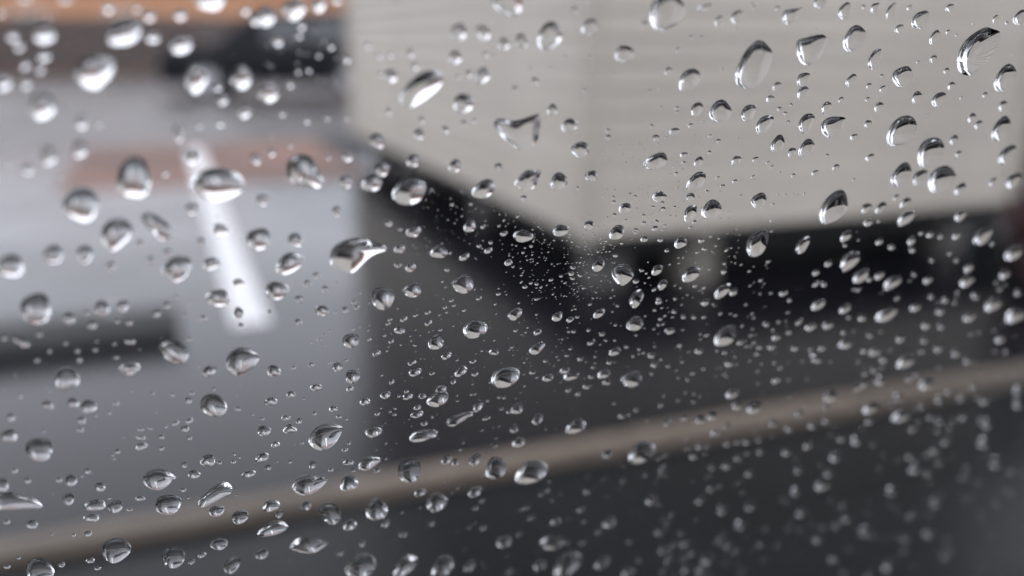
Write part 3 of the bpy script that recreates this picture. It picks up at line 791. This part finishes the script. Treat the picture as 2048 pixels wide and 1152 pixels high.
# drops with an outline of their own, traced point by point
SHAPES = [
    ('large comma shaped raindrop with a pointed tail above the kerb end of the shed', 0.42,
     [(658, 515), (664, 497), (680, 484), (702, 477), (728, 475), (748, 482), (764, 489), (776, 495), (770, 502), (752, 508), (736, 518), (720, 534), (706, 546), (690, 545), (672, 538), (661, 529)]),
    ('large flat topped triangular raindrop with two upper corners', 0.40,
     [(987, 248), (991, 238), (1006, 238), (1026, 241), (1046, 237), (1064, 231), (1078, 227), (1083, 236), (1081, 256), (1078, 276), (1068, 292), (1050, 301), (1034, 299), (1014, 284), (996, 266)]),
    ('tall raindrop with a peaked dark crest at its upper end', 0.46,
     [(1470, 152), (1474, 134), (1484, 114), (1494, 98), (1503, 88), (1514, 80), (1526, 82), (1536, 90), (1545, 104), (1544, 124), (1536, 146), (1524, 164), (1508, 176), (1490, 178), (1474, 170)]),
    ('squared raindrop with a sharp upper corner and dark upper rim', 0.44,
     [(1592, 92), (1596, 80), (1612, 75), (1632, 70), (1646, 69), (1654, 77), (1652, 94), (1644, 110), (1632, 124), (1616, 131), (1602, 126), (1594, 110)]),
    ('longest slanting raindrop with a forked dark upper tip', 0.44,
     [(1914, 132), (1915, 112), (1922, 94), (1936, 76), (1954, 62), (1972, 54), (1988, 58), (2001, 64), (1998, 82), (1988, 104), (1974, 126), (1958, 142), (1940, 151), (1922, 148)]),
    ('broad slanting raindrop with a bright lower edge and dark upper rim', 0.42,
     [(797, 198), (804, 182), (818, 164), (836, 149), (856, 140), (876, 140), (887, 148), (888, 162), (878, 178), (860, 194), (840, 208), (820, 217), (804, 214)]),
    ('wide low dome shaped raindrop with a flat lower edge', 0.50,
     [(378, 372), (384, 354), (400, 342), (422, 335), (448, 335), (472, 343), (488, 358), (490, 374), (480, 388), (456, 400), (430, 404), (404, 398), (386, 388)]),
    ('bean shaped raindrop lying aslant', 0.48,
     [(281, 436), (284, 427), (296, 423), (310, 428), (326, 438), (340, 450), (347, 463), (342, 476), (330, 482), (316, 478), (306, 464), (292, 452)]),
    ('round raindrop drawn out to a narrow tail at its lower side', 0.48,
     [(572, 342), (574, 324), (586, 311), (604, 307), (622, 313), (632, 328), (640, 346), (648, 362), (645, 374), (632, 378), (612, 374), (590, 370), (576, 360)]),
    ('plump raindrop with a bulging corner and bright rim', 0.46,
     [(783, 390), (788, 374), (802, 362), (822, 357), (842, 360), (853, 368), (851, 384), (842, 400), (824, 410), (804, 410), (788, 402)]),
    ('broad raindrop widening downwards with a slanting lower edge', 0.48,
     [(200, 474), (206, 452), (222, 438), (242, 435), (260, 444), (268, 460), (262, 476), (248, 490), (230, 503), (214, 497)]),
    ('slanting bean shaped raindrop with a bright lower edge', 0.48,
     [(321, 545), (328, 530), (342, 516), (360, 510), (378, 514), (384, 526), (380, 544), (366, 560), (350, 565), (336, 556)]),
    ('small comma shaped raindrop curling down to the side', 0.46,
     [(422, 462), (426, 450), (438, 446), (452, 451), (464, 462), (458, 468), (444, 471), (430, 470)]),
    ('ragged raindrop with a pointed lower side and flat dark crest', 0.40,
     [(1028, 368), (1040, 352), (1054, 340), (1070, 341), (1083, 341), (1078, 356), (1072, 372), (1056, 383), (1040, 378)]),
    ('round topped raindrop narrowing to a blunt lower point', 0.46,
     [(1223, 548), (1226, 534), (1238, 526), (1254, 528), (1265, 540), (1267, 552), (1258, 564), (1244, 572), (1232, 564)]),
    ('plump raindrop with a small notch and bright tip', 0.46,
     [(926, 662), (932, 648), (946, 640), (962, 642), (976, 650), (972, 664), (962, 672), (948, 677), (934, 675)]),
    ('wide raindrop with a bright short streak and dark bar inside', 0.46,
     [(617, 884), (622, 866), (636, 852), (656, 847), (676, 850), (686, 856), (680, 872), (668, 890), (648, 901), (630, 898)]),
    ('leaf shaped raindrop with a sharp pointed tip and dark upper rim', 0.46,
     [(285, 958), (292, 946), (306, 939), (324, 938), (340, 945), (352, 955), (344, 962), (332, 974), (316, 981), (300, 977), (289, 968)]),
    ('long low leaf shaped raindrop tapering to one side', 0.46,
     [(-14, 1002), (-8, 990), (14, 984), (40, 987), (66, 995), (86, 1011), (78, 1017), (50, 1021), (20, 1022), (-6, 1018)]),
    ('long slanting finger shaped raindrop beside smaller beads', 0.46,
     [(396, 1006), (404, 992), (420, 978), (438, 966), (454, 964), (465, 974), (462, 986), (446, 996), (428, 1006), (410, 1014), (400, 1014)]),
    ('leaf shaped raindrop with a long upper tip above the kerb', 0.46,
     [(584, 976), (590, 962), (606, 952), (626, 950), (644, 956), (656, 958), (648, 970), (634, 982), (616, 991), (596, 989)]),
    ('wing shaped flat raindrop trailing a thin side', 0.42,
     [(578, 1096), (588, 1080), (604, 1074), (628, 1078), (657, 1084), (646, 1096), (628, 1106), (606, 1106), (590, 1102)]),
    ('domed raindrop with a slanting bright foot', 0.46,
     [(316, 700), (322, 686), (338, 680), (358, 684), (374, 696), (378, 712), (368, 727), (350, 726), (332, 718)]),
    ('plump raindrop showing a bright streak and dark bar inside', 0.46,
     [(451, 728), (456, 710), (470, 698), (488, 694), (508, 700), (519, 712), (512, 730), (496, 744), (478, 752), (460, 745)]),
    ('round raindrop with a slanting bright streak inside', 0.46,
     [(400, 812), (404, 796), (418, 788), (436, 790), (450, 802), (454, 818), (446, 830), (428, 834), (410, 826)]),
    ('worm shaped raindrop with a swollen lower end', 0.46,
     [(893, 843), (900, 834), (914, 830), (928, 824), (944, 823), (946, 830), (934, 838), (922, 846), (908, 853), (896, 852)]),
    ('long flat raindrop beside a rounder bead near the kerb', 0.44,
     [(818, 876), (828, 864), (846, 858), (866, 858), (876, 864), (872, 874), (856, 880), (838, 884), (824, 884)]),
    ('plump slanting raindrop with a bright foot', 0.46,
     [(982, 758), (988, 744), (1002, 735), (1020, 733), (1036, 738), (1040, 750), (1032, 764), (1016, 774), (998, 776), (986, 770)]),
    ('half moon shaped raindrop with a soft bright lower half', 0.46,
     [(148, 150), (154, 128), (170, 112), (192, 108), (214, 112), (234, 124), (230, 146), (214, 168), (194, 182), (172, 178), (154, 166)]),
    ('small tent shaped raindrop with a flat base', 0.46,
     [(566, 860), (572, 852), (580, 848), (590, 854), (594, 862), (582, 866), (570, 866)]),
    ('raindrop with a thin tail pulled out from its upper corner', 0.42,
     [(1564, 34), (1568, 22), (1582, 18), (1598, 16), (1608, 15), (1600, 28), (1592, 42), (1578, 50), (1568, 47)]),
    ('hooked raindrop with a dark flattened upper rim', 0.44,
     [(1641, 256), (1646, 242), (1660, 234), (1680, 233), (1692, 237), (1688, 252), (1678, 268), (1662, 276), (1648, 270)]),
    ('thick round backed raindrop with a dark bulging crest', 0.44,
     [(878, 516), (861, 512), (864, 498), (874, 490), (886, 492), (896, 506), (888, 515)]),
    ('teardrop on the glass with a pointed side and bright streak near the kerb', 0.46,
     [(716, 934), (722, 920), (738, 912), (756, 914), (763, 920), (752, 930), (738, 940), (724, 941)]),
    ('dark shouldered raindrop with one drooping side', 0.48,
     [(634, 1022), (642, 1010), (658, 1005), (674, 1009), (682, 1024), (680, 1040), (668, 1050), (654, 1046), (644, 1034)]),
]


def coc(px, py):
    """defocus disc in pixels at this place of the tilted glass"""
    s = 0.527 * (px - 1150) + 0.849 * (py - 480)
    return 0.0275 * abs(s)


def smooth_outline(pts, n):
    """closed Catmull-Rom through the traced points, resampled to n points"""
    p = np.array(pts, float)
    k = len(p)
    out = []
    m = 12
    for i in range(k):
        a, b, c, d = p[(i - 1) % k], p[i], p[(i + 1) % k], p[(i + 2) % k]
        for t in np.linspace(0, 1, m, endpoint=False):
            out.append(0.5 * (2 * b + (c - a) * t + (2 * a - 5 * b + 4 * c - d) * t * t + (3 * b - a - 3 * c + d) * t ** 3))
    out = np.array(out)
    seg = np.linalg.norm(np.diff(np.vstack([out, out[:1]]), axis=0), axis=1)
    cum = np.concatenate([[0], np.cumsum(seg)])
    tt = np.linspace(0, cum[-1], n, endpoint=False)
    q = np.vstack([out, out[:1]])
    return np.stack([np.interp(tt, cum, q[:, 0]), np.interp(tt, cum, q[:, 1])], 1)


def ellipse_outline(cx, cy, a, b, ang, n, wob):
    th = np.linspace(0, 2 * np.pi, n, endpoint=False)
    r = 1 + wob * (0.6 * np.cos(2 * th + rng.uniform(0, 6.28)) * 0.4 + 0.5 * np.cos(3 * th + rng.uniform(0, 6.28)) + 0.25 * np.cos(4 * th + rng.uniform(0, 6.28)))
    x, y = a / 2 * np.cos(th) * r, b / 2 * np.sin(th) * r
    c, s = math.cos(R(ang)), math.sin(R(ang))
    return np.stack([cx + x * c - y * s, cy - (x * s + y * c)], 1)


def contact_deg(px, py):
    """beads stand steeper towards the upper rear of the pane, shaped to bring more bright sky into them"""
    s = 0.527 * (px - 1150) + 0.849 * (py - 480)
    rear = min(1.0, max(0.0, (950 - px) / 300.0))
    return 50.0 + max(6.0 * rear, 5.0 * min(1.0, max(0.0, -(s + 150) / 500.0)))


def cap_profile(rho, theta_c):
    """height of a spherical cap of unit base radius with contact angle theta_c"""
    Rr = 1 / math.sin(theta_c)
    return np.sqrt(np.maximum(Rr * Rr - rho * rho, 0)) - Rr * math.cos(theta_c)


def drop_arrays(outline_px, rings, contact, sag=0.0, plane=None):
    """dome and base over an outline; returns verts (local, about the centroid), faces, slots, centre"""
    pl = plane if plane is not None else np.array([on_glass(x, y) for x, y in outline_px])
    # orient anticlockwise in (E1, E2)
    area = 0.5 * np.sum(pl[:, 0] * np.roll(pl[:, 1], -1) - np.roll(pl[:, 0], -1) * pl[:, 1])
    if area < 0:
        pl = pl[::-1]
    c = pl.mean(0)
    loc = pl - c
    n = len(loc)
    rad = np.linalg.norm(loc, axis=1)
    rmin = float(np.percentile(rad, 12))
    rmean = float(rad.mean())
    rs = 0.55 * rmin + 0.45 * min(rmean, 1.5 * rmin)
    verts, faces, slots = [], [], []
    rho = np.sin(np.linspace(0, np.pi / 2, rings + 1))[1:]
    apex = np.array((0.0, -sag * rmin))           # gravity pulls the thick part down the pane
    verts.append((apex[0], apex[1], rs * float(cap_profile(np.array(0.0), contact))))
    for r in rho:
        hgt = rs * float(cap_profile(np.array(r), contact))
        ring = loc * r + apex * (1 - r)
        for q in ring:
            verts.append((q[0], q[1], max(hgt, 0.0)))
    for j in range(n):
        faces.append((0, 1 + j, 1 + (j + 1) % n))
        slots.append(0)
    for k in range(len(rho) - 1):
        a, b = 1 + k * n, 1 + (k + 1) * n
        for j in range(n):
            faces.append((a + j, b + j, b + (j + 1) % n, a + (j + 1) % n))
            slots.append(0)
    base0 = len(verts)
    for q in loc:
        verts.append((q[0], q[1], 0.0))
    verts.append((0.0, 0.0, 0.0))
    for j in range(n):
        faces.append((base0 + n, base0 + (j + 1) % n, base0 + j))
        slots.append(1)
    return verts, faces, slots, c


def make_mesh(name, verts, faces, slots):
    me = bpy.data.meshes.new(name)
    me.from_pydata(verts, [], faces)
    me.materials.append(M_WATER)
    me.materials.append(M_WATER_BASE)
    me.polygons.foreach_set('material_index', np.array(slots, dtype=np.int32))
    me.polygons.foreach_set('use_smooth', np.array([s == 0 for s in slots], dtype=bool))
    me.update()
    return me


LIFT = 8e-6
GROUP = 'raindrops on the car window'
KEYS = []                        # named landmarks among the drops
taken = []                       # (x, y, radius) in pixels, so scattered beads keep clear of traced drops


def shape_name(a, b):
    return 'elongated' if a > 1.5 * b else ('oval' if a > 1.15 * b else 'round')


for label, kk, pts in SHAPES:
    o2 = smooth_outline(pts, 64)
    cx, cy = o2.mean(0)
    bl = coc(cx, cy)
    size = np.ptp(o2, axis=0).mean()
    f = max(0.75, 1 - 0.3 * bl / size)
    o2 = (o2 - (cx, cy)) * f + (cx, cy)
    vs, fs, sl, c = drop_arrays(o2, 18, R(contact_deg(cx, cy) + 1), 0.22)
    ob = link('raindrop', make_mesh('raindrop', vs, fs, sl))
    ob.matrix_world = glass_matrix(c, LIFT)
    tag(ob, label, 'raindrop', GROUP)
    short = ' '.join(label.split(' with ')[0].split()[:6])
    KEYS.append((c, ' '.join(w for w in short.split() if w not in ('large', 'small', 'drawn', 'out', 'lying', 'to', 'a', 'on', 'the', 'beside', 'a', 'rounder', 'smaller', 'showing', 'narrowing', 'widening', 'downwards', 'trailing'))))
    taken.append((cx, cy, size / 2))

rows = [tuple(map(float, r.split())) for r in DROPS.replace('\n', ';').split(';') if r.strip()]
rows.sort(key=lambda r: -r[2] * r[3])
small = []
SIZES = ((38, 'large'), (24, 'medium'), (0, 'small'))
for i, (cx, cy, a, b, ang) in enumerate(rows):
    if b > a:
        a, b, ang = b, a, ang + 90
    bl = coc(cx, cy)
    taken.append((cx, cy, a / 2))
    f = max(0.62, 1 - 0.3 * bl / max(b, 1))
    a2, b2 = a * f, b * f
    if i < 300 - len(SHAPES):
        o2 = ellipse_outline(cx, cy, a2, b2, ang, 48 if a > 34 else 32, 0.10)
        vs, fs, sl, c = drop_arrays(o2, 14 if a > 34 else 10, R(contact_deg(cx, cy) + rng.uniform(-3, 4)), rng.uniform(0.18, 0.34))
        ob = link('raindrop', make_mesh('raindrop', vs, fs, sl))
        ob.matrix_world = glass_matrix(c, LIFT)
        sz = next(n for t, n in SIZES if a >= t)
        near = min(KEYS, key=lambda k_: np.linalg.norm(k_[0] - c))
        gap = np.linalg.norm(near[0] - c)
        where = 'close beside' if gap < 0.006 else ('near' if gap < 0.014 else 'some way from')
        tag(ob, f'{sz} {shape_name(a, b)} raindrop {where} the {near[1]}', 'raindrop', GROUP)
    else:
        small.append((cx, cy, a2, b2, ang))

# the finer beads between them, too many to list
MICRO = ((0, 2048, 0, 1152, 300, 2.5, 7), (1000, 1560, 420, 760, 360, 2.2, 7), (1060, 1230, 450, 600, 260, 1.6, 4),
         (720, 1150, 560, 900, 170, 2.0, 6), (1300, 2048, 560, 800, 130, 4, 20), (1300, 2048, 800, 1152, 170, 4, 16), (900, 1500, 880, 1152, 90, 4, 14),
         (1200, 1420, 270, 420, 140, 1.6, 4), (520, 740, 60, 190, 50, 2.0, 5), (820, 1060, 380, 520, 120, 1.6, 4))
for x0, x1, y0, y1, n, s0, s1 in MICRO:
    for _ in range(n):
        x, y = rng.uniform(x0, x1), rng.uniform(y0, y1)
        a = s0 + (s1 - s0) * rng.uniform() ** 2.2
        if any((x - q[0]) ** 2 + (y - q[1]) ** 2 < (q[2] + a * 0.5 + 1) ** 2 for q in taken):
            continue
        taken.append((x, y, a / 2))
        el_ = 1.0 if x < 900 else (1.25 if x < 1300 else 1.5)
        small.append((x, y, a * el_, a * rng.uniform(0.65, 0.9), rng.uniform(15, 50)))
ref = on_glass(W / 2, H / 2)
AV, AF, ASL = [], [], []
for cx, cy, a, b, ang in small:
    big = a > 9
    o2 = ellipse_outline(cx, cy, a, b, ang, 20 if big else 12, 0.10)
    vs, fs, sl, c = drop_arrays(o2, 6 if big else 4, R(contact_deg(cx, cy) + rng.uniform(-4, 4)), 0.05)
    k = len(AV)
    d = c - ref
    AV += [(v[0] + d[0], v[1] + d[1], v[2]) for v in vs]
    AF += [tuple(i + k for i in f) for f in fs]
    ASL += sl
# the rest of the pane, outside the photograph, is as wet
quad = np.array([on_glass(-40, -40), on_glass(W + 40, -40), on_glass(W + 40, H + 40), on_glass(-40, H + 40)])


def in_view(p):
    sgn = [np.sign((quad[(i + 1) % 4][0] - quad[i][0]) * (p[1] - quad[i][1]) - (quad[(i + 1) % 4][1] - quad[i][1]) * (p[0] - quad[i][0])) for i in range(4)]
    return all(x > 0 for x in sgn) or all(x < 0 for x in sgn)


th_ = np.linspace(0, 2 * np.pi, 18, endpoint=False)
for _ in range(2600):
    p = np.array((c0[0] + rng.uniform(PX0 + 0.01, PX1 - 0.01), c0[1] + rng.uniform(PY0 + 0.02, PY1 - 0.01)))
    if in_view(p):
        continue
    r_ = 0.0004 + 0.0018 * rng.uniform() ** 3
    rr = r_ * (1 + 0.08 * np.cos(2 * th_ + rng.uniform(0, 6)) + 0.06 * np.cos(3 * th_ + rng.uniform(0, 6)))
    pl = p + np.stack([rr * np.cos(th_), 1.1 * rr * np.sin(th_)], 1)
    vs, fs, sl, c = drop_arrays(None, 6, R(rng.uniform(48, 56)), 0.08, plane=pl)
    k = len(AV)
    d = c - ref
    AV += [(v[0] + d[0], v[1] + d[1], v[2]) for v in vs]
    AF += [tuple(i + k for i in f) for f in fs]
    ASL += sl
ob = link('fine_raindrops', make_mesh('fine_raindrops', AV, AF, ASL))
ob.matrix_world = glass_matrix(ref, LIFT)
tag(ob, 'fine spray of tiny water beads between the larger raindrops', 'water beads')
ob['kind'] = 'stuff'
